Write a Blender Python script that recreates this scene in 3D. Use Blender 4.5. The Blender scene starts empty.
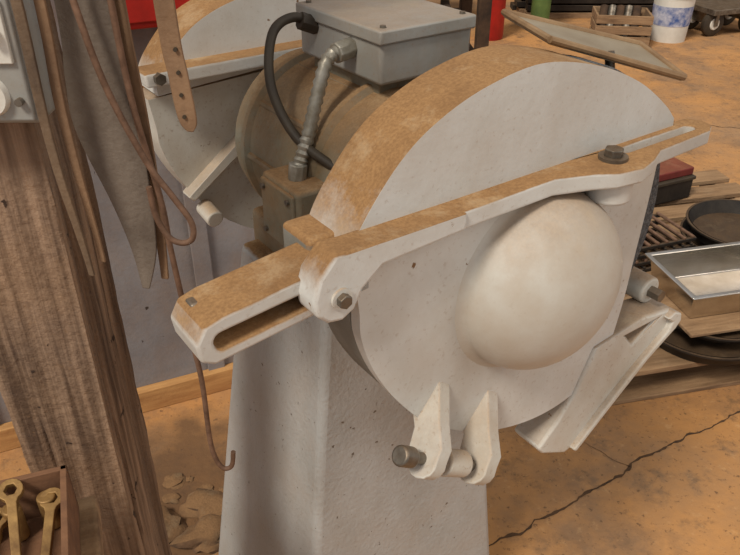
import bpy, bmesh, math, random
from mathutils import Vector, Matrix, noise
random.seed(4)
sc=bpy.context.scene
sc.view_settings.view_transform='Standard'
COL=bpy.context.collection
def srgb(r,g,b):
    f=lambda v:(v/255/12.92) if v/255<=.04045 else ((v/255+.055)/1.055)**2.4
    return (f(r),f(g),f(b),1)
DUST=srgb(160,122,80); DUST2=srgb(138,103,66)
# ---------------------------------------------------------------- materials
def M(name,c1,c2=None,scale=(8,8,8),rough=.6,metal=0,bump=.15,bscale=90,dust=0,lo=.2,hi=.42,chips=0,contrast=(.35,.65),spec=.4,chipc=(60,48,40),chs=38,film=0,fine=1.1):
    m=bpy.data.materials.new(name); m.use_nodes=True
    nt=m.node_tree; N=nt.nodes; L=nt.links
    bs=N['Principled BSDF']; bs.inputs['Roughness'].default_value=rough; bs.inputs['Metallic'].default_value=metal
    bs.inputs['Specular IOR Level'].default_value=spec
    tc=N.new('ShaderNodeTexCoord'); mp=N.new('ShaderNodeMapping'); mp.inputs['Scale'].default_value=scale
    L.new(tc.outputs['Object'],mp.inputs[0])
    def nz(s,d=6,src=None,ro=.6):
        n=N.new('ShaderNodeTexNoise'); n.inputs['Scale'].default_value=s; n.inputs['Detail'].default_value=d; n.inputs['Roughness'].default_value=ro
        L.new(src or tc.outputs['Object'],n.inputs[0]); return n.outputs[0]
    def mr(src,a,b,c=0,d=1):
        r=N.new('ShaderNodeMapRange'); 
        for i,v in enumerate((a,b,c,d)): r.inputs[i+1].default_value=v
        L.new(src,r.inputs[0]); return r.outputs[0]
    def mix(f,a,b):
        x=N.new('ShaderNodeMix'); x.data_type='RGBA'
        if isinstance(f,float): x.inputs[0].default_value=f
        else: L.new(f,x.inputs[0])
        for i,v in ((6,a),(7,b)):
            if isinstance(v,tuple): x.inputs[i].default_value=v
            else: L.new(v,x.inputs[i])
        return x.outputs[2]
    col=mix(mr(nz(1,8,mp.outputs[0],.65),*contrast),srgb(*c1),srgb(*(c2 or c1)))
    if film:
        col=mix(mr(nz(7,8,None,.7),.42,.72,0,film),col,DUST)
        if fine: col=mix(mr(nz(170,3),.60,.70,0,film*fine),col,DUST2)
    if chips:
        col=mix(mr(nz(chs,5),chips,chips+.02),col,srgb(*chipc))
    n2=nz(bscale,6)
    if dust:
        g=N.new('ShaderNodeNewGeometry'); sx=N.new('ShaderNodeSeparateXYZ'); L.new(g.outputs['Normal'],sx.inputs[0])
        ad=N.new('ShaderNodeMath'); ad.operation='MULTIPLY_ADD'; ad.inputs[1].default_value=.7
        L.new(nz(26,9,None,.72),ad.inputs[0]); L.new(sx.outputs[2],ad.inputs[2])
        rr=mr(ad.outputs[0],lo+.35,hi+.35,0,dust)
        dc=mix(mr(nz(300,3),.35,.65),DUST,DUST2)
        dc=mix(mr(nz(9,6,None,.7),.45,.72,0,.65),dc,srgb(112,80,50))
        dc=mix(mr(nz(13,8,None,.75),.52,.72,0,.7),dc,srgb(184,160,126))
        col=mix(rr,col,dc)
        L.new(mr(rr,0,1,rough,.95),bs.inputs['Roughness'])
    L.new(col,bs.inputs['Base Color'])
    if bump:
        b=N.new('ShaderNodeBump'); b.inputs['Strength'].default_value=bump; b.inputs['Distance'].default_value=.004
        L.new(n2,b.inputs['Height']); L.new(b.outputs[0],bs.inputs['Normal'])
    return m
PAINT=M('painted_cast_iron',(208,208,204),(192,190,183),(6,6,6),.5,dust=1,lo=.16,hi=.62,chips=.70,bump=.12,chipc=(120,90,60),film=.22)
PAINTL=M('painted_lug',(206,205,198),(192,188,176),(6,6,6),.5,dust=.75,lo=.35,hi=1.0,chips=.69,bump=.12,chipc=(120,90,60),film=.32)
PAINTD=M('painted_dome',(198,195,187),(184,179,168),(4,4,4),.4,dust=.8,lo=.3,hi=1.25,chips=.74,bump=.05,bscale=60,chipc=(130,100,70),film=.3,fine=.3)
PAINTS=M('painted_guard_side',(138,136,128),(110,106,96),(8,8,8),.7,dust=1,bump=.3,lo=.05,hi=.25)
COLM=M('painted_pedestal',(180,180,178),(160,159,155),(5,5,3),.5,dust=1,lo=.5,hi=.8,chips=.67,bump=.45,bscale=110,chipc=(100,90,78),chs=90,film=.2)
MOTOR=M('motor_paint',(142,142,128),(116,106,84),(9,9,9),.65,dust=.85,lo=.15,hi=.95,bump=.3,film=.6)
BOXM=M('switch_box_paint',(160,162,160),(138,138,132),(6,6,6),.45,dust=.45,lo=.45,hi=1.1,film=.25)
STEELD=M('dark_steel',(138,132,122),(94,86,76),(30,30,30),.42,metal=.75,dust=.4,lo=.5,hi=1.1)
RUST=M('rusty_rod',(128,98,78),(92,68,52),(60,60,60),.75,metal=.2)
WHEEL=M('abrasive_stone',(112,112,112),(58,58,60),(260,260,260),.95,bump=1,bscale=300)
RUBBER=M('black_rubber',(50,42,34),(66,56,42),(20,20,20),.6)
COND=M('flex_conduit_metal',(166,162,152),(132,124,108),(40,40,40),.45,metal=.5)
WOOD=M('weathered_wood',(160,132,108),(84,64,50),(60,60,2.0),.92,bump=1,bscale=90,contrast=(.34,.60),chips=.64,chs=22,chipc=(60,44,34),film=.2)
WOODX=M('pallet_wood',(160,130,98),(106,82,60),(4,40,40),.9,bump=.6,dust=.3,lo=.5,hi=.9)
WOODT=M('tan_plank',(192,146,92),(162,116,70),(6,40,40),.85,bump=.3)
WALLM=M('wall_panel_paint',(140,138,140),(112,106,106),(3,3,3),.85,bump=.3,chips=.68,film=.25)
DARKW=M('dark_lumber',(84,62,44),(44,32,24),(8,8,8),.9,bump=.4)
LEATH=M('old_leather',(120,98,76),(80,64,50),(24,24,10),.75,bump=.5)
LEATH2=M('brown_belt',(140,110,82),(110,84,62),(24,24,10),.75,bump=.4)
LEATHG=M('grey_hide',(118,106,94),(84,72,62),(18,18,8),.8,bump=.5)
STAIN=M('stainless_steel',(214,210,204),(190,182,170),(6,6,6),.22,metal=1,bump=.05,dust=.2,lo=.6,hi=1.2)
BLACKP=M('blackened_iron',(58,52,46),(36,32,30),(12,12,12),.55,metal=.4,dust=.3,lo=.6,hi=1.1)
RED=M('red_paint',(176,34,24),(140,26,18),(8,8,8),.5)
REDB=M('red_case',(118,42,34),(92,32,26),(8,8,8),.7,dust=.3,lo=.6,hi=1.1)
GREEN=M('green_paint',(96,118,60),(72,92,46),(8,8,8),.7)
WHITE=M('white_plastic',(222,219,210),(202,197,186),(5,5,5),.5)
BLUE=M('blue_label',(60,90,150),(200,200,210),(14,14,14),.5)
BRASS=M('dusty_brass',(170,134,82),(118,88,54),(40,40,40),.5,metal=.4)
ROCK=M('rubble_rock',(112,84,60),(70,54,42),(14,14,14),.95,bump=.8,dust=.5,lo=.3,hi=.9)
RIMB=M('shield_frame',(150,122,90),(110,84,58),(14,14,14),.7)
GLASS=M('dusty_shield',(156,144,124),(128,112,90),(9,9,9),.4,bump=.1)
def floormat():
    m=M('dusty_concrete',(190,138,84),(162,114,64),(1.6,1.6,1.6),.9,bump=.7,bscale=40,contrast=(.3,.7))
    nt=m.node_tree;N=nt.nodes;L=nt.links;bs=N['Principled BSDF']
    src=bs.inputs['Base Color'].links[0].from_socket
    tc=N.new('ShaderNodeTexCoord')
    def layer(src,scale,a,b,c,amt,det=8):
        n=N.new('ShaderNodeTexNoise');n.inputs['Scale'].default_value=scale;n.inputs['Detail'].default_value=det;n.inputs['Roughness'].default_value=.72
        L.new(tc.outputs['Object'],n.inputs[0])
        r=N.new('ShaderNodeMapRange');r.inputs[1].default_value=a;r.inputs[2].default_value=b;r.inputs[4].default_value=amt
        L.new(n.outputs[0],r.inputs[0])
        x=N.new('ShaderNodeMix');x.data_type='RGBA';x.inputs[7].default_value=srgb(*c)
        L.new(r.outputs[0],x.inputs[0]);L.new(src,x.inputs[6]);return x.outputs[2]
    s=layer(src,2.6,.48,.64,(124,92,64),.8)
    s=layer(s,9,.54,.66,(100,76,54),.7)
    s=layer(s,.8,.46,.68,(142,120,98),.65)
    s=layer(s,24,.58,.68,(204,164,116),.3,6)
    s=layer(s,55,.58,.66,(84,62,44),.7,5)
    # dirt and painted-in shadow by the left partition (distance from a spot on the floor)
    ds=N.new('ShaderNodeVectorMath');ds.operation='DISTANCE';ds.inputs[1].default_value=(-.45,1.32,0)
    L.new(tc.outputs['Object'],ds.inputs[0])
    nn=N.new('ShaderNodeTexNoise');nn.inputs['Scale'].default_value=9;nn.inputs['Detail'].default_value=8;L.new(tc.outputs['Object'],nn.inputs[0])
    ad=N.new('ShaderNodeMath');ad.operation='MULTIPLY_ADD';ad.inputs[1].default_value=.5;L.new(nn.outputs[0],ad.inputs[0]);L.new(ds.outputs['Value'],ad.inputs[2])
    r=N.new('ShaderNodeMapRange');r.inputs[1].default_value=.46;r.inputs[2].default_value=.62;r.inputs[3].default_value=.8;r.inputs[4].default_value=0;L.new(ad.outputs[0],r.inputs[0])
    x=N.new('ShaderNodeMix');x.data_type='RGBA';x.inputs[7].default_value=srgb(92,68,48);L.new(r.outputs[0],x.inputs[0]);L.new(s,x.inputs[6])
    L.new(x.outputs[2],bs.inputs['Base Color'])
    return m
FLOOR=floormat()
# ---------------------------------------------------------------- helpers
def empty(name,loc=(0,0,0),rz=0):
    e=bpy.data.objects.new(name,None); COL.objects.link(e); e.location=loc; e.rotation_euler=(0,0,math.radians(rz)); return e
def fin(name,bm,mat,parent=None,bevel=0,smooth=35,seg=3,loc=None,rot=None):
    bmesh.ops.recalc_face_normals(bm,faces=bm.faces)
    me=bpy.data.meshes.new(name); bm.to_mesh(me); bm.free()
    for p in me.polygons: p.use_smooth=True
    me.set_sharp_from_angle(angle=math.radians(smooth))
    me.materials.append(mat)
    o=bpy.data.objects.new(name,me); COL.objects.link(o)
    if parent: o.parent=parent
    if loc: o.location=loc
    if rot: o.rotation_euler=[math.radians(a) for a in rot]
    if bevel:
        b=o.modifiers.new('bevel','BEVEL'); b.width=bevel; b.segments=seg; b.limit_method='ANGLE'; b.angle_limit=math.radians(38)
    return o
def spline(pts,sub=6,closed=False):
    P=[Vector(p) for p in pts]; n=len(P); out=[]
    rng=n if closed else n-1
    for i in range(rng):
        p0=P[(i-1)%n] if (closed or i>0) else P[0]; p1=P[i]; p2=P[(i+1)%n]; p3=P[(i+2)%n] if (closed or i+2<n) else P[-1]
        for k in range(sub):
            t=k/sub
            out.append(.5*((2*p1)+(-p0+p2)*t+(2*p0-5*p1+4*p2-p3)*t*t+(-p0+3*p1-3*p2+p3)*t**3))
    if not closed: out.append(P[-1])
    return out
def prism(name,outer,f,d0,d1,mat,parent=None,holes=(),bevel=.002,smooth=35,**k):
    bm=bmesh.new()
    for lp in [outer]+list(holes):
        vs=[bm.verts.new(f(p[0],p[1],d0)) for p in lp]
        for i in range(len(vs)): bm.edges.new((vs[i],vs[(i+1)%len(vs)]))
    bmesh.ops.triangle_fill(bm,edges=bm.edges[:],use_beauty=True)
    fs=bm.faces[:]
    r=bmesh.ops.extrude_face_region(bm,geom=fs,use_keep_orig=True)
    dv=Vector(f(0,0,d1))-Vector(f(0,0,d0))
    bmesh.ops.translate(bm,verts=[v for v in r['geom'] if isinstance(v,bmesh.types.BMVert)],vec=dv)
    return fin(name,bm,mat,parent,bevel,smooth,**k)
FY=lambda a,b,d:(a,d,b)
FZ=lambda a,b,d:(a,b,d)
def box(name,lo,hi,mat,parent=None,bevel=.003,**k):
    bm=bmesh.new(); bmesh.ops.create_cube(bm,size=1)
    for v in bm.verts: v.co=Vector([(lo[i]+hi[i])/2+v.co[i]*(hi[i]-lo[i]) for i in range(3)])
    return fin(name,bm,mat,parent,bevel,**k)
def cyl(name,p0,p1,r,mat,parent=None,seg=32,r2=None,bevel=0,**k):
    p0,p1=Vector(p0),Vector(p1); d=p1-p0
    bm=bmesh.new(); bmesh.ops.create_cone(bm,cap_ends=True,segments=seg,radius1=r,radius2=r if r2 is None else r2,depth=d.length)
    q=d.to_track_quat('Z','Y')
    bmesh.ops.transform(bm,matrix=Matrix.Translation((p0+p1)/2)@q.to_matrix().to_4x4(),verts=bm.verts)
    return fin(name,bm,mat,parent,bevel,**k)
def lathe(name,prof,p0,ax,mat,parent=None,seg=48,**k):
    q=Vector(ax).to_track_quat('Z','Y'); bm=bmesh.new(); rings=[]
    for r,h in prof:
        rings.append([bm.verts.new(Vector(p0)+q@Vector((max(r,1e-4)*math.cos(a),max(r,1e-4)*math.sin(a),h))) for a in [2*math.pi*i/seg for i in range(seg)]])
    for A,B in zip(rings,rings[1:]):
        for i in range(seg): bm.faces.new((A[i],A[(i+1)%seg],B[(i+1)%seg],B[i]))
    bmesh.ops.remove_doubles(bm,verts=bm.verts,dist=1e-4*.5)
    return fin(name,bm,mat,parent,**k)
def tube(name,pts,r,mat,parent=None,sub=8,seg=12,rib=0):
    P=spline(pts,sub) if sub>1 else [Vector(p) for p in pts]
    bm=bmesh.new(); up=Vector((.3,.2,1)).normalized(); rings=[]
    for i,p in enumerate(P):
        d=(P[min(i+1,len(P)-1)]-P[max(i-1,0)]).normalized()
        up=(up-d*up.dot(d)).normalized(); sd=d.cross(up)
        rr=r*(1+(rib if i%2 else -rib))
        rings.append([bm.verts.new(p+(up*math.cos(a)+sd*math.sin(a))*rr) for a in [2*math.pi*j/seg for j in range(seg)]])
    for A,B in zip(rings,rings[1:]):
        for i in range(seg): bm.faces.new((A[i],A[(i+1)%seg],B[(i+1)%seg],B[i]))
    bm.faces.new(rings[0]); bm.faces.new(rings[-1])
    return fin(name,bm,mat,parent,smooth=50)
def capsule(x0,x1,z,r,slope=0,n=8):
    pts=[]
    for i in range(n+1):
        a=math.pi/2+math.pi*i/n; pts.append((x0+r*math.cos(a),z+r*math.sin(a)))
    for i in range(n+1):
        a=-math.pi/2+math.pi*i/n; pts.append((x1+r*math.cos(a),z+slope+r*math.sin(a)))
    return pts
def tray(name,w,d,h,th,rim,mat,parent,loc,rz=0):
    bm=bmesh.new()
    def rect(w,d,z): return [bm.verts.new((sx*w/2,sy*d/2,z)) for sx,sy in((-1,-1),(1,-1),(1,1),(-1,1))]
    L=[rect(w+2*rim,d+2*rim,h-.008),rect(w+2*rim,d+2*rim,h),rect(w,d,h),rect(w-.03,d-.03,th),]
    outer=[rect(w-.03+th,d-.03+th,0),rect(w+th,d+th,h-.008)]
    for A,B in zip(L,L[1:]):
        for i in range(4): bm.faces.new((A[i],A[(i+1)%4],B[(i+1)%4],B[i]))
    bm.faces.new(L[-1]); bm.faces.new(outer[0])
    for A,B in ((outer[0],outer[1]),(outer[1],L[0])):
        for i in range(4): bm.faces.new((A[i],A[(i+1)%4],B[(i+1)%4],B[i]))
    return fin(name,bm,mat,parent,bevel=.004,loc=loc,rot=(0,0,rz))
# ---------------------------------------------------------------- room
bm=bmesh.new(); bmesh.ops.create_grid(bm,x_segments=2,y_segments=2,size=1)
for v in bm.verts: v.co=Vector((1+v.co.x*6,3+v.co.y*6,0))
floor=fin('floor',bm,FLOOR)
CRK=M('crack_dirt',(90,64,42),(62,46,32),(20,20,20),1)
def crack(pts,w):
    bm=bmesh.new(); P=[]
    for a,b in zip(pts,pts[1:]):
        a=Vector(a);b=Vector(b);k=max(2,int((b-a).length/.012))
        for i in range(k): P.append(a.lerp(b,i/k))
    pr=None
    for i,p in enumerate(P):
        nn=noise.noise(Vector((p.x*14,p.y*14,0)))*.02+noise.noise(Vector((p.x*50,p.y*50,5)))*.006
        ww=w*(.3+abs(noise.noise(Vector((p.x*40,p.y*40,3))))*2)
        d=Vector(pts[-1])-Vector(pts[0]); s=Vector((-d.y,d.x)).normalized()
        c=p+s*nn
        A=bm.verts.new((*(c+s*ww),.0012));B=bm.verts.new((*(c-s*ww),.0012))
        if pr: bm.faces.new((pr[0],A,B,pr[1]))
        pr=(A,B)
    fin('floor_crack',bm,CRK,floor)
crack([(-.1,.9),(.312,1.188),(.70,1.44),(1.089,1.665),(1.9,2.1)],.0036)
crack([(.70,1.44),(.5,1.62),(.42,1.9)],.0012)
crack([(1.3,4.2),(2.2,3.9),(3.2,3.5)],.004)
crack([(.8,2.9),(1.9,3.2),(3.4,3.2)],.004)
wl=empty('wall_left',(-.65,1.69,0),24.5)
box('panel',(-1.9,0,0),(.72,.03,2.3),WALLM,wl)
for i,x in enumerate((-1.1,-.45,.18)): box('batten_%d'%i,(x,-.012,0),(x+.05,.0,2.3),WALLM,wl)
box('baseboard_left',(-1.9,-.03,.0),(.72,-.0,.075),WOODT,wl)
box('wall_back',(-5,7.8,0),(7,7.9,3),DARKW)
# ---------------------------------------------------------------- grinder
G=empty('pedestal_grinder',(.162,.751,1.061),35.45)
arc=[(-.228,.063),(-.208,.104),(-.164,.157),(-.117,.189),(-.055,.211),(.02,.220),(.108,.202),(.186,.170),(.245,.132),(.272,.108)]
arcs=[(p.x,p.y) for p in spline([(a,b,0) for a,b in arc],6)]
prism('front_hood',arcs+[(.275,.088),(-.228,.045)],FY,0,.080,PAINT,G,bevel=.005)
low=[(-.222,.06),(-.215,.009),(-.212,-.03),(-.192,-.086),(-.156,-.146),(-.105,-.205),(-.02,-.262),(.07,-.292),(.15,-.292),(.215,-.262),(.238,-.18),(.245,-.08),(.25,.02),(.25,.085)]
lows=[(p.x,p.y) for p in spline([(a,b,0) for a,b in low],6)]
prism('hinged_cover',lows,FY,-.004,.012,PAINT,G,bevel=.003)
low2=[(a*.98-.004 if a<.15 else .19,b*.98) for a,b in lows]
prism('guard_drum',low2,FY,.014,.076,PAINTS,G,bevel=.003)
# dome with filleted foot
R0,H0=.116,.090
prof=[(R0+.012,-.001),(R0+.007,.001),(R0+.003,.003)]
for i in range(1,33):
    a=math.pi/2*i/32; prof.append((R0*math.cos(a)**.95 if i<32 else 0,.003+(H0-.003)*math.sin(a)))
lathe('wheel_nut_dome',prof,(.042,-.004,-.044),(0,-1,0),PAINTD,G,seg=96,smooth=60)
# horizontal flange of the hood with a slot at the right
fl=[(-.225,.004),(-.228,-.029),(.03,-.026),(.07,-.040),(.10,-.056),(.135,-.062),(.165,-.054),(.195,-.040),(.30,-.036),(.318,-.026),(.322,-.008),(.31,.008),(.27,.012),(.0,.012)]
slot=capsule(.158,.285,-.015,.0075)
prism('hood_flange',fl,FZ,.078,.098,PAINT,G,holes=[slot],bevel=.003)
lobe=[(-.283,.060),(-.280,.042),(-.268,.031),(-.252,.028),(-.238,.036),(-.228,.055),(-.205,.073),(-.10,.078),(-.10,.098),(-.225,.099),(-.258,.102),(-.276,.082)]
prism('hinge_lobe',lobe,FY,-.031,.004,PAINT,G,bevel=.004)
cyl('lobe_bolt',(-.254,-.041,.055),(-.254,-.028,.055),.0075,STEELD,G,seg=6,bevel=.001)
cyl('lobe_washer',(-.254,-.034,.055),(-.254,-.030,.055),.011,PAINTL,G)
cyl('flange_bolt',(.126,-.025,.101),(.126,-.025,.111),.0115,STEELD,G,seg=6,bevel=.0015)
cyl('flange_washer',(.126,-.025,.096),(.126,-.025,.102),.017,STEELD,G)
cyl('flange_boss',(.125,-.028,.05),(.125,-.028,.085),.026,PAINT,G,bevel=.004)
# left slotted arm
arm=[(-.372,.013),(-.385,.020),(-.388,.040),(-.378,.057),(-.36,.062),(-.2,.080),(-.2,.030),(-.245,.027)]
sl=[(a,b) for a,b in capsule(-.362,-.262,.036,.009,.010)]
prism('slotted_arm',arm,FY,-.004,.056,PAINT,G,holes=[sl],bevel=.0035)
box('arm_slot_back',(-.375,.030,.022),(-.25,.046,.060),STEELD,G)
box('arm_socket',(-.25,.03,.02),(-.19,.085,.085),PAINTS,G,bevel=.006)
lathe('abrasive_wheel',[(.0,0),(.232,0),(.235,.003),(.235,.042),(.232,.045),(0,.045)],(.068,.062,-.03),(0,-1,0),WHEEL,G,seg=96)
cyl('spindle',(.07,0.02,-.03),(.07,.62,-.03),.028,STEELD,G)
br=[(.20,.07),(.28,.06),(.325,.01),(.335,-.08),(.36,-.10),(.365,-.20),(.33,-.24),(.2,-.26)]
prism('rear_guard_plate',br,FY,.070,.088,PAINT,G,bevel=.004)
cyl('rest_clamp',(.345,.02,-.19),(.345,.09,-.19),.022,PAINTL,G,bevel=.004)
cyl('rest_clamp_screw',(.345,.0,-.19),(.345,.02,-.19),.010,STEELD,G,seg=6)
# right tool rest
ch=[(.19,-.215),(.25,-.208),(.30,-.204),(.365,-.216),(.384,-.226),(.388,-.240),(.378,-.252),(.32,-.288),(.262,-.335),(.215,-.375),(.180,-.405),(.165,-.407),(.112,-.378),(.100,-.362),(.135,-.325),(.16,-.29)]
prism('tool_rest_arm',ch,FY,-.008,.045,PAINTL,G,bevel=.005,holes=[[(.262,-.224),(.330,-.224),(.282,-.248)]])
prism('tool_rest_web',[(a*.97+.006,b*.97-.008) for a,b in ch],FY,.012,.040,M('dusty_pocket',(150,116,78),(120,88,56),(20,20,20),.9),G,bevel=.002)
prism('tool_rest_lip',[(.365,-.216),(.384,-.226),(.388,-.240),(.378,-.252),(.32,-.288),(.262,-.335),(.215,-.375),(.180,-.405),(.174,-.398),(.210,-.365),(.255,-.325),(.312,-.280),(.36,-.249),(.366,-.236),(.35,-.224)],FY,-.018,.0,PAINTL,G,bevel=.003)
# hinge lugs
h=Vector((.8,0,-.6)); r=Vector((-.6,0,-.8)); n_=Vector((0,-1,0))
def lug(name,root,mat,depth=.022,k=1):
    pr=[(-.012,0),(-.004,.008),(.03,.034),(.052,.055)]
    for i in range(9):
        a=math.radians(120-200*i/8); pr.append((.078+.023*math.cos(a),.038+.023*math.sin(a)))
    pr+=[(.055,.006),(.04,-.010),(0,-.012)]
    root=Vector(root)
    f=lambda a,b,d: tuple(root+r*a*k+n_*b*k+h*d)
    prism(name,pr,f,-depth/2,depth/2,mat,G,bevel=.005)
    return root+r*.078*k+n_*.038*k
c1=lug('hinge_lug_1',(-.097,0,-.150),PAINTL)
c2=lug('hinge_lug_2',(-.012,0,-.206),PAINTL,.024,1.04)
cyl('hinge_pin',c1-h*.05,c2+h*.016,.0075,STEELD,G)
cyl('hinge_pin_head',c1-h*.052,c1-h*.028,.0125,STEELD,G,bevel=.003)
cyl('hinge_knuckle',c1+h*.03,c2-h*.03,.017,PAINTL,G,bevel=.003)
def slab(name,P,th,mat,parent,bevel=.002):
    bm=bmesh.new(); P=[Vector(p) for p in P]; nn=(P[1]-P[0]).cross(P[2]-P[0]).normalized()
    A=[bm.verts.new(p) for p in P]; B=[bm.verts.new(p+nn*th) for p in P]; k=len(P)
    bm.faces.new(A); bm.faces.new(B)
    for i in range(k): bm.faces.new((A[i],A[(i+1)%k],B[(i+1)%k],B[i]))
    return fin(name,bm,mat,parent,bevel)
PA,PB,PC,PD=[Vector(p) for p in((.147,.191,.219),(.29,.082,.180),(.265,-.006,.163),(.092,.060,.220))]
slab('eye_shield_glass',(PA,PB,PC,PD),.006,GLASS,G)
for i,(a,b) in enumerate(((PA,PB),(PB,PC),(PC,PD),(PD,PA))):
    cyl('eye_shield_frame_%d'%i,a,b,.0042,RIMB,G,seg=8)
cyl('eye_shield_strut',(.2,.05,.15),(.2,.06,.19),.006,STEELD,G)
# rear wheel guard
ra=[(a*.86+.02,b*.78+.022) for a,b in arcs]
prism('rear_hood',ra+[(.255,.088),(-.176,.06)],FY,.60,.69,PAINT,G,bevel=.004)
prism('rear_cover',[(a*.9+.01,b*.9) for a,b in lows],FY,.61,.67,PAINTL,G,bevel=.004)
prism('rear_hood_flange',[(-.205,.56),(.29,.56),(.29,.61),(-.205,.61)],FZ,.088,.108,PAINT,G,bevel=.004)
lathe('rear_hub_cover',[(.0,.02),(.07,.02),(.085,.0)],(.05,.60,-.02),(0,-1,0),PAINT,G)
prism('rear_rib',[(-.155,-.115),(-.145,-.125),(-.03,-.045),(-.03,-.02)],FY,.585,.615,PAINTL,G,bevel=.003)
cyl('rear_rest_clamp',(-.125,.60,-.145),(-.125,.555,-.152),.015,PAINTL,G,bevel=.003)
cyl('rear_bolt',(-.185,.550,.10),(-.185,.562,.10),.009,STEELD,G,seg=6)
# motor
mp=[(.0,0),(.05,0),(.055,.03),(.10,.04),(.122,.05),(.130,.07),(.130,.10),(.138,.105),(.138,.115),(.130,.12)]
mp+=[(.130,.28),(.138,.285),(.138,.295),(.130,.30),(.130,.33),(.118,.35),(.06,.37),(.05,.41),(0,.41)]
lathe('motor_housing',mp,(.03,.17,-.005),(0,1,0),MOTOR,G,seg=72)
for i in range(6):
    a=math.radians(70+i*36)
    cyl('motor_fin_%d'%i,(.03+.13*math.cos(a),.29,-.01+.13*math.sin(a)),(.03+.13*math.cos(a),.45,-.01+.13*math.sin(a)),.006,MOTOR,G,seg=8)
box('motor_foot',(-.10,.21,-.17),(.14,.47,-.10),MOTOR,G,bevel=.01)
box('terminal_box',(-.145,.235,-.07),(-.085,.33,.025),MOTOR,G,bevel=.006)
box('terminal_box_cover',(-.150,.240,-.065),(-.143,.325,.020),MOTOR,G,bevel=.003)
for i,(yy_,zz) in enumerate(((.25,-.055),(.315,-.055),(.25,.01),(.315,.01))):
    cyl('terminal_screw_%d'%i,(-.154,yy_,zz),(-.149,yy_,zz),.004,STEELD,G,seg=12)
box('switch_box',(-.015,.235,.140),(.135,.43,.205),BOXM,G,bevel=.005)
box('switch_box_lid',(-.019,.231,.192),(.139,.434,.210),BOXM,G,bevel=.003)
for i,(sx,sy) in enumerate(((-.005,.245),(.125,.245),(-.005,.42),(.125,.42))):
    cyl('lid_screw_%d'%i,(sx,sy,.209),(sx,sy,.213),.004,STEELD,G,seg=10)
box('switch_box_stand',(.0,.26,.10),(.11,.42,.142),MOTOR,G)
tube('flex_conduit',[(-.025,.30,.175),(-.055,.295,.168),(-.076,.29,.125),(-.094,.285,.08),(-.112,.28,.045),(-.118,.28,.02)],.0088,COND,G,sub=9,rib=.13)
cyl('conduit_fitting_1',(-.014,.30,.176),(-.042,.297,.173),.014,COND,G,seg=8,bevel=.002)
cyl('conduit_fitting_2',(-.115,.28,.045),(-.118,.28,.022),.013,COND,G,seg=8,bevel=.002)
tube('power_cable',[(-.012,.39,.185),(-.045,.395,.20),(-.084,.385,.185),(-.110,.35,.13),(-.106,.30,.075),(-.084,.24,.045),(-.058,.19,.02)],.0066,RUBBER,G,sub=10)
cyl('cable_gland',(-.012,.39,.185),(-.036,.393,.195),.012,RUBBER,G,seg=8)
# pedestal
cx=.014
bm=bmesh.new()
def ring(z,hw,y0,y1): return [bm.verts.new(p) for p in((cx-hw,y0,z),(cx+hw,y0,z),(cx+hw,y1,z),(cx-hw,y1,z))]
R=[ring(-.15,.142,.205,.46),ring(-1.03,.238,.165,.57)]
bm.faces.new(R[0]); bm.faces.new(R[1])
for i in range(4): bm.faces.new((R[0][i],R[0][(i+1)%4],R[1][(i+1)%4],R[1][i]))
fin('pedestal_column',bm,COLM,G,bevel=.012,seg=4)
box('pedestal_base',(cx-.28,.12,-1.061),(cx+.28,.62,-1.025),COLM,G,bevel=.008)
# ---------------------------------------------------------------- post
bm=bmesh.new(); bmesh.ops.create_cube(bm,size=1)
PX=-.380
for v in bm.verts: v.co=Vector((PX+v.co.x*.118,.740+v.co.y*.11,1.2+v.co.z*2.4))
bmesh.ops.subdivide_edges(bm,edges=[e for e in bm.edges if abs((e.verts[0].co-e.verts[1].co).z)>1],cuts=160)
bmesh.ops.subdivide_edges(bm,edges=[e for e in bm.edges if abs((e.verts[0].co-e.verts[1].co).z)<.001],cuts=24,use_grid_fill=True)
for v in bm.verts:
    p=v.co; g=noise.noise(Vector((p.x*70,p.y*70,p.z*4)))*.0025+noise.noise(Vector((p.x*3,p.y*3,p.z*4)))*.004
    g+=noise.noise(Vector((p.x*120,p.y*120,p.z*30)))*.0015
    g-=max(0,noise.noise(Vector((p.x*80,p.y*80,p.z*1.3+7)))-.28)*.035
    d=Vector((p.x-PX,p.y-.740,0)).normalized(); v.co+=d*g
fin('wooden_post',bm,WOOD,smooth=80)
ob=empty('wall_switch_box',(-.340,.672,1.33))
box('steel_box',(-.07,-.035,-.068),(.050,.015,.09),BOXM,ob,bevel=.006)
box('cover_plate',(-.066,-.039,-.064),(.046,-.034,.086),BOXM,ob,bevel=.003)
lathe('outlet_face',[(0,.006),(.017,.006),(.019,0)],(.01,-.039,-.04),(0,-1,0),WHITE,ob)
box('outlet_slot_1',(.003,-.0475,-.042),(.006,-.043,-.030),RUBBER,ob,bevel=0)
box('outlet_slot_2',(.014,-.0475,-.042),(.017,-.043,-.030),RUBBER,ob,bevel=0)
box('toggle_plate',(.022,-.043,-.012),(.040,-.038,.040),WHITE,ob,bevel=.001)
box('toggle',(.028,-.052,.008),(.034,-.042,.020),WHITE,ob,bevel=.001)
cyl('plate_screw_1',(.037,-.045,-.045),(.037,-.038,-.045),.0035,STEELD,ob,seg=10)
rail=cyl('hanging_rail',(-.46,.655,1.60),(-.05,.655,1.60),.012,RUST)
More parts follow.
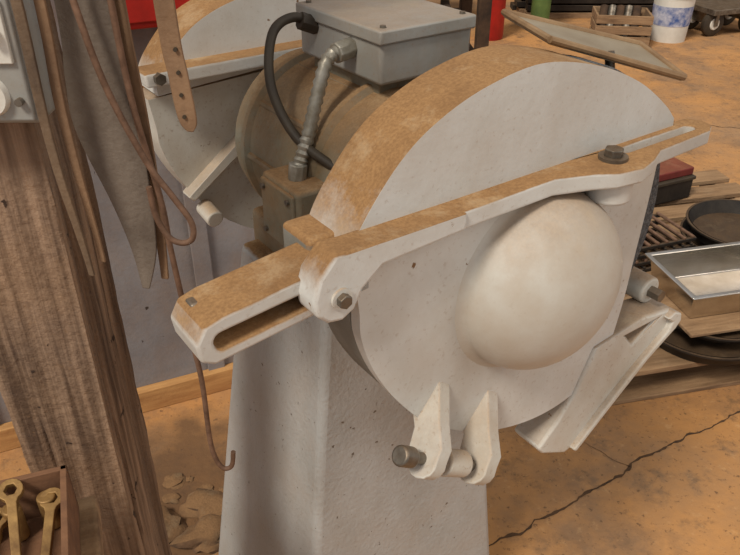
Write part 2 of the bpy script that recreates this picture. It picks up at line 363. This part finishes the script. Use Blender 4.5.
def strap(name,cl,mat,th=.004,y=.66):
    P=spline([(a,b,c) for a,b,c in cl],6)
    bm=bmesh.new(); prev=None
    for i,p in enumerate(P):
        yy=y+.006*noise.noise(Vector((p.x*20,p.y*9,2)))
        row=[bm.verts.new(q) for q in((p.x-p.z,yy,p.y),(p.x+p.z,yy-.002,p.y),(p.x+p.z,yy-.002-th,p.y),(p.x-p.z,yy-th,p.y))]
        if prev:
            for k in range(4): bm.faces.new((prev[k],prev[(k+1)%4],row[(k+1)%4],row[k]))
        else: bm.faces.new(row)
        prev=row
    bm.faces.new(prev)
    return fin(name,bm,mat,None,bevel=.001)
strap('leather_strap',[(-.284,1.60,.005),(-.284,1.36,.005),(-.284,1.25,.0045),(-.278,1.17,.004),(-.274,1.11,.003)],LEATH,y=.630)
strap('leather_strap',[(-.268,1.60,.005),(-.270,1.36,.005),(-.272,1.28,.005),(-.268,1.20,.004),(-.264,1.12,.003)],LEATH2,y=.640)
strap('leather_strap',[(-.215,1.60,.005),(-.213,1.36,.005),(-.210,1.26,.005),(-.212,1.17,.006),(-.216,1.08,.004)],LEATH2,y=.672)
strap('leather_hide',[(-.242,1.60,.022),(-.242,1.36,.024),(-.243,1.30,.028),(-.242,1.25,.031),(-.234,1.18,.021),(-.230,1.12,.013),(-.234,1.075,.004)],LEATHG,y=.664)
bl=strap('leather_belt',[(-.172,1.60,.009),(-.172,1.36,.009),(-.168,1.30,.009),(-.165,1.262,.0085),(-.164,1.25,.003)],LEATH2,y=.656)
for z in (1.265,1.285,1.305,1.325): cyl('belt_hole',(-.167,.6475,z),(-.167,.651,z),.0018,RUBBER,bl,seg=10)
def rod(name,p,r=.003): return tube(name,p,r,RUST,None,sub=8,seg=10)
rod('bent_wire_hook',[(-.25,.645,1.60),(-.245,.642,1.40),(-.240,.64,1.35),(-.228,.64,1.29),(-.205,.64,1.225),(-.186,.64,1.19),(-.172,.64,1.163),(-.173,.64,1.145),(-.184,.64,1.140),(-.196,.64,1.147),(-.205,.64,1.17),(-.207,.64,1.20)],.0030)
rod('long_hook_rod',[(-.218,.66,1.612),(-.217,.645,1.60),(-.216,.65,1.4),(-.214,.655,1.28),(-.204,.66,1.178),(-.202,.66,1.12),(-.196,.66,1.02),(-.191,.66,.949),(-.192,.66,.86),(-.188,.66,.825),(-.180,.66,.810),(-.170,.66,.815),(-.166,.66,.838)],.0030)
slab('leaning_plank',[(-.50,1.56,1.00),(-.47,1.60,1.05),(.0,1.74,1.41),(.0,1.70,1.34)],.02,WOODT,None)
rp=empty('red_wall_cabinet',(-.50,1.745,0),24.5)
box('cabinet',(-.12,-.10,1.10),(.14,.0,1.7),RED,rp,bevel=.006)
box('door_leaf',(-.108,-.108,1.115),(.128,-.10,1.685),RED,rp)
cyl('handle',(.10,-.125,1.3),(.10,-.125,1.4),.006,STEELD,rp)
rb=empty('rubble_pile',(-.47,1.30,0))
for i in range(26):
    bm=bmesh.new(); bmesh.ops.create_icosphere(bm,subdivisions=3,radius=1)
    s=random.uniform(.008,.03) if i>4 else random.uniform(.05,.08); sx,sy,sz=s,s*random.uniform(.6,1.1),s*random.uniform(.25,.4)
    o3=Vector((i*3.1,0,0))
    for v in bm.verts:
        k=1+.55*noise.noise(v.co*1.3+o3)+.15*noise.noise(v.co*4+o3); v.co=Vector((v.co.x*sx*k,v.co.y*sy*k,v.co.z*sz*k))
    x=random.uniform(-.14,.19); y=random.uniform(-.28,.10)
    fin('stone_%d'%i,bm,ROCK,rb,loc=(x,y,sz*.4),rot=(0,0,random.uniform(0,180)))
# tray of wrenches on a stool
st=empty('wooden_stool',(-.42,.44,0),20)
box('seat',(-.15,-.14,.775),(.15,.14,.808),WOODX,st,bevel=.005)
for i,(a,b) in enumerate(((-.12,-.11),(.12,-.11),(.12,.11),(-.12,.11))): box('leg_%d'%i,(a-.02,b-.02,0),(a+.02,b+.02,.776),WOODX,st)
tr=empty('wrench_tray',(-.40,.445,.809),20)
W2,D2,H2=.11,.125,.07
CARD=M('tray_wood',(132,94,66),(100,70,50),(8,30,30),.85,bump=.3)
box('tray_bottom',(-W2,-D2,0),(W2,D2,.008),CARD,tr)
box('side_1',(-W2,-D2,0),(-W2+.007,D2,H2),CARD,tr,bevel=.001); box('side_2',(W2-.007,-D2,0),(W2,D2,H2),CARD,tr,bevel=.001)
box('side_3',(-W2,-D2,0),(W2,-D2+.007,H2),CARD,tr,bevel=.001); box('side_4',(-W2,D2-.007,0),(W2,D2,H2),CARD,tr,bevel=.001)
def wrench(i,x,y,z,rz,L_=.15,tilt=20):
    e=bpy.data.objects.new('wrench_%d'%i,None); COL.objects.link(e); e.parent=tr; e.location=(x,y,z); e.rotation_euler=(math.radians(tilt),0,math.radians(rz))
    rr=.013
    ol=[(rr*math.cos(math.radians(-60+300*k/13)),L_/2+rr*math.sin(math.radians(-60+300*k/13))) for k in range(14)]
    ol+=[(-.005,L_/2-.016),(-.004,-L_/2+.015)]
    for k in range(10):
        a=math.radians(130+190*k/9); ol.append((.012*math.cos(a),-L_/2+.012*math.sin(a)))
    ol+=[(.004,-L_/2+.015),(.005,L_/2-.016)]
    hole=[(.007*math.cos(math.radians(60*k)),L_/2+.007*math.sin(math.radians(60*k))) for k in range(6)]
    prism('body',ol,FZ,0,.008,BRASS,e,holes=[hole],bevel=.001)
for i,(x,y,z,rz,L_,tl) in enumerate(((.080,.02,.03,-8,.16,12),(.055,.03,.035,2,.17,18),(.03,.02,.03,-3,.15,8),(.0,.03,.04,9,.16,14),(-.03,.0,.03,-6,.16,8),(-.06,.02,.035,3,.16,12))): wrench(i,x,y,z,rz,L_,tl)
for i,(x,y) in enumerate(((.05,.095),(.085,.10),(.0,.09),(.022,.10))): cyl('socket_%d'%i,(x,y,.01),(x,y,.055),.010,BRASS,tr,bevel=.002)
# ---------------------------------------------------------------- pallet with cookware
P=empty('wooden_pallet',(.62,1.66,0),13)
for i in range(9): box('deck_%d'%i,(0,.0+i*.14,.100),(1.25,.10+i*.14,.120),WOODX,P)
for i in range(3): box('stringer_%d'%i,(.02+i*.58,0,.016),(.07+i*.58,1.22,.100),WOODX,P)
for i in range(5): box('bottom_%d'%i,(0,.0+i*.28,.0),(1.25,.10+i*.28,.016),WOODX,P)
def pan(name,x,y,z,r,hh,mat,handle=None):
    e=empty(name,(x,y,z))
    lathe('bowl',[(0,0),(r*.9,0),(r,hh),(r+.008,hh),(r+.008,hh-.006),(r+.003,hh-.006)],(0,0,0),(0,0,1),mat,e)
    lathe('inside',[(r-.003,hh),(r*.9-.004,.006),(0,.006)],(0,0,0),(0,0,1),mat,e)
    return e
pan('round_pan',1.03,1.90,.121,.20,.045,BLACKP)
pan('round_pan',1.06,1.92,.167,.17,.03,BLACKP)
box('pan_shelf_board',(-.24,-.15,0),(.24,.15,.012),WOODX,None,loc=(1.13,1.95,.198),rot=(0,0,13))
tray('steam_table_pan',.44,.24,.095,.004,.016,STAIN,None,(1.13,1.98,.211),13)
pan('round_pan',1.36,2.42,.121,.20,.05,BLACKP)
pan('round_pan',1.36,2.42,.172,.19,.05,BLACKP)
gr=empty('stove_grate',(1.00,2.36,.121),20)
for k in range(4):
    for i in range(7): box('bar_%d_%d'%(k,i),(-.12+i*.037,-.10,.012+k*.03),(-.110+i*.037,.10,.022+k*.03),RUST if k%2 else BLACKP,gr)
    for j in (-.10,.09): box('rail_%d_%s'%(k,j),(-.12,j,.0+k*.03),(.122,j+.012,.014+k*.03),BLACKP,gr)
ct=empty('stacked_case',(1.10,2.87,.121),25)
box('lower_case',(-.20,-.13,0),(.20,.13,.09),BLACKP,ct,bevel=.008); box('case_lip',(-.205,-.135,.085),(.205,.135,.10),RUBBER,ct)
box('red_lid',(-.18,-.12,.100),(.20,.12,.135),REDB,ct,bevel=.006)
slab('loose_plank',[(1.62,2.95,.0),(1.62,3.12,.0),(2.5,3.3,.0),(2.5,3.1,.0)],.03,WOODT,None)
# ---------------------------------------------------------------- far clutter
bk=empty('plastic_bucket',(2.28,5.86,0))
lathe('pail',[(0,0),(.13,0),(.15,.36),(.158,.36),(.158,.33),(.15,.33)],(0,0,0),(0,0,1),WHITE,bk)
lathe('pail_inside',[(.146,.36),(.128,.01),(0,.01)],(0,0,0),(0,0,1),WHITE,bk)
lathe('pail_label',[(.1385,.12),(.1465,.26)],(0,0,0),(0,0,1),BLUE,bk)
cr=empty('wooden_crate',(1.87,5.75,0),-8)
for i in range(3):
    z=.02+i*.075
    box('front_%d'%i,(-.20,-.15,z),(.20,-.135,z+.06),WOODX,cr); box('back_%d'%i,(-.20,.135,z),(.20,.15,z+.06),WOODX,cr)
    box('left_%d'%i,(-.20,-.135,z),(-.185,.135,z+.06),WOODX,cr); box('right_%d'%i,(.185,-.135,z),(.20,.135,z+.06),WOODX,cr)
box('crate_bottom',(-.20,-.15,0),(.20,.15,.02),WOODX,cr)
for i in range(5): cyl('part_%d'%i,(-.15+i*.06,-.08,.03),(-.12+i*.06,.1,.24),.03,STEELD if i%2 else DARKW,cr,seg=12)
gc=empty('gas_cylinder',(.92,5.9,0))
lathe('tank',[(0,0),(.10,0),(.105,.02),(.105,1.1),(.09,1.2),(.04,1.26),(.03,1.3),(0,1.3)],(0,0,0),(0,0,1),RED,gc)
cyl('valve',(0,0,1.3),(0,0,1.38),.02,BRASS,gc)
cyl('green_pipe_post',(1.36,6.2,0),(1.36,6.2,2.6),.075,GREEN)
def lumber(name,x,y,w,d,n,rz,mat):
    e=empty(name,(x,y,0),rz)
    for i in range(n):
        for j in range(3):
            box('board_%d_%d'%(i,j),(-w/2+random.uniform(-.06,.06),-d/2+j*d/3,i*.06),(w/2+random.uniform(-.06,.06),-d/2+(j+1)*d/3-.015,i*.06+.045),random.choice(mat),e)
lumber('lumber_stack',2.0,6.75,1.4,.45,6,0,[DARKW,WOODX,BLACKP])
lumber('lumber_stack',-.2,6.5,1.6,.6,12,0,[DARKW,BLACKP,WOODX])
lumber('lumber_stack',4.3,6.8,1.3,.5,7,0,[DARKW,BLACKP])
wb=empty('parts_bench',(.40,4.6,0),5)
box('bench_top',(-.6,-.3,.72),(.28,.3,.77),DARKW,wb)
for i,(a,b) in enumerate(((-.55,-.25),(.22,-.25),(.22,.25),(-.55,.25))): box('leg_%d'%i,(a-.035,b-.035,0),(a+.035,b+.035,.72),DARKW,wb)
box('lower_shelf',(-.55,-.25,.25),(.22,.25,.28),DARKW,wb)
for i in range(9):
    x=-.5+i*.075; y=random.uniform(-.2,.2)
    cyl('can_%d'%i,(x,y,.77),(x,y,.77+random.uniform(.08,.2)),random.uniform(.025,.04),random.choice([STEELD,BRASS,BLACKP,DARKW]),wb,seg=16)
for i in range(4): box('shelf_bin_%d'%i,(-.5+i*.17,-.2,.28),(-.36+i*.17,.1,.28+random.uniform(.12,.25)),random.choice([BLACKP,DARKW,BOXM]),wb)
hc=empty('wheel_dolly',(2.78,6.1,0),20)
for i,(a,b) in enumerate(((-.18,-.12),(.18,-.12),(-.18,.12),(.18,.12))):
    lathe('wheel_%d'%i,[(.02,0),(.08,0),(.095,.01),(.095,.04),(.08,.05),(.02,.05)],(a,b,.095),(0,1,0),RUBBER,hc,seg=28)
    lathe('hub_%d'%i,[(.0,-.005),(.04,-.005),(.045,0)],(a,b,.095),(0,1,0),WHITE,hc,seg=20)
box('deck',(-.25,-.17,.17),(.25,.2,.21),STEELD,hc)
for i,a in enumerate((-.18,.18)): box('axle_%d'%i,(a-.015,-.14,.08),(a+.015,.18,.175),STEELD,hc)
# ---------------------------------------------------------------- light
w=bpy.data.worlds.new('shed_light'); sc.world=w; w.use_nodes=True
bg=w.node_tree.nodes['Background']; bg.inputs[0].default_value=(.95,.95,.96,1); bg.inputs[1].default_value=.50
def sun(name,d,e,col,ang):
    l=bpy.data.lights.new(name,'SUN'); l.energy=e; l.color=col; l.angle=math.radians(ang)
    o=bpy.data.objects.new(name,l); COL.objects.link(o); o.rotation_euler=Vector(d).to_track_quat('-Z','Y').to_euler(); o.location=(0,-2,4)
sun('doorway_sun',(.42,.55,-.85),2.8,(1,.93,.82),14)
sun('fill_sun',(-.8,.3,-.6),.55,(1,.88,.74),30)  # soft fill light added from the right, no window behind it
cam=bpy.data.cameras.new('camera'); cam.sensor_width=36; cam.lens=36*750/740
co=bpy.data.objects.new('camera',cam); COL.objects.link(co); co.location=(0,0,1.5); co.rotation_euler=(math.radians(58),0,0)
sc.camera=co
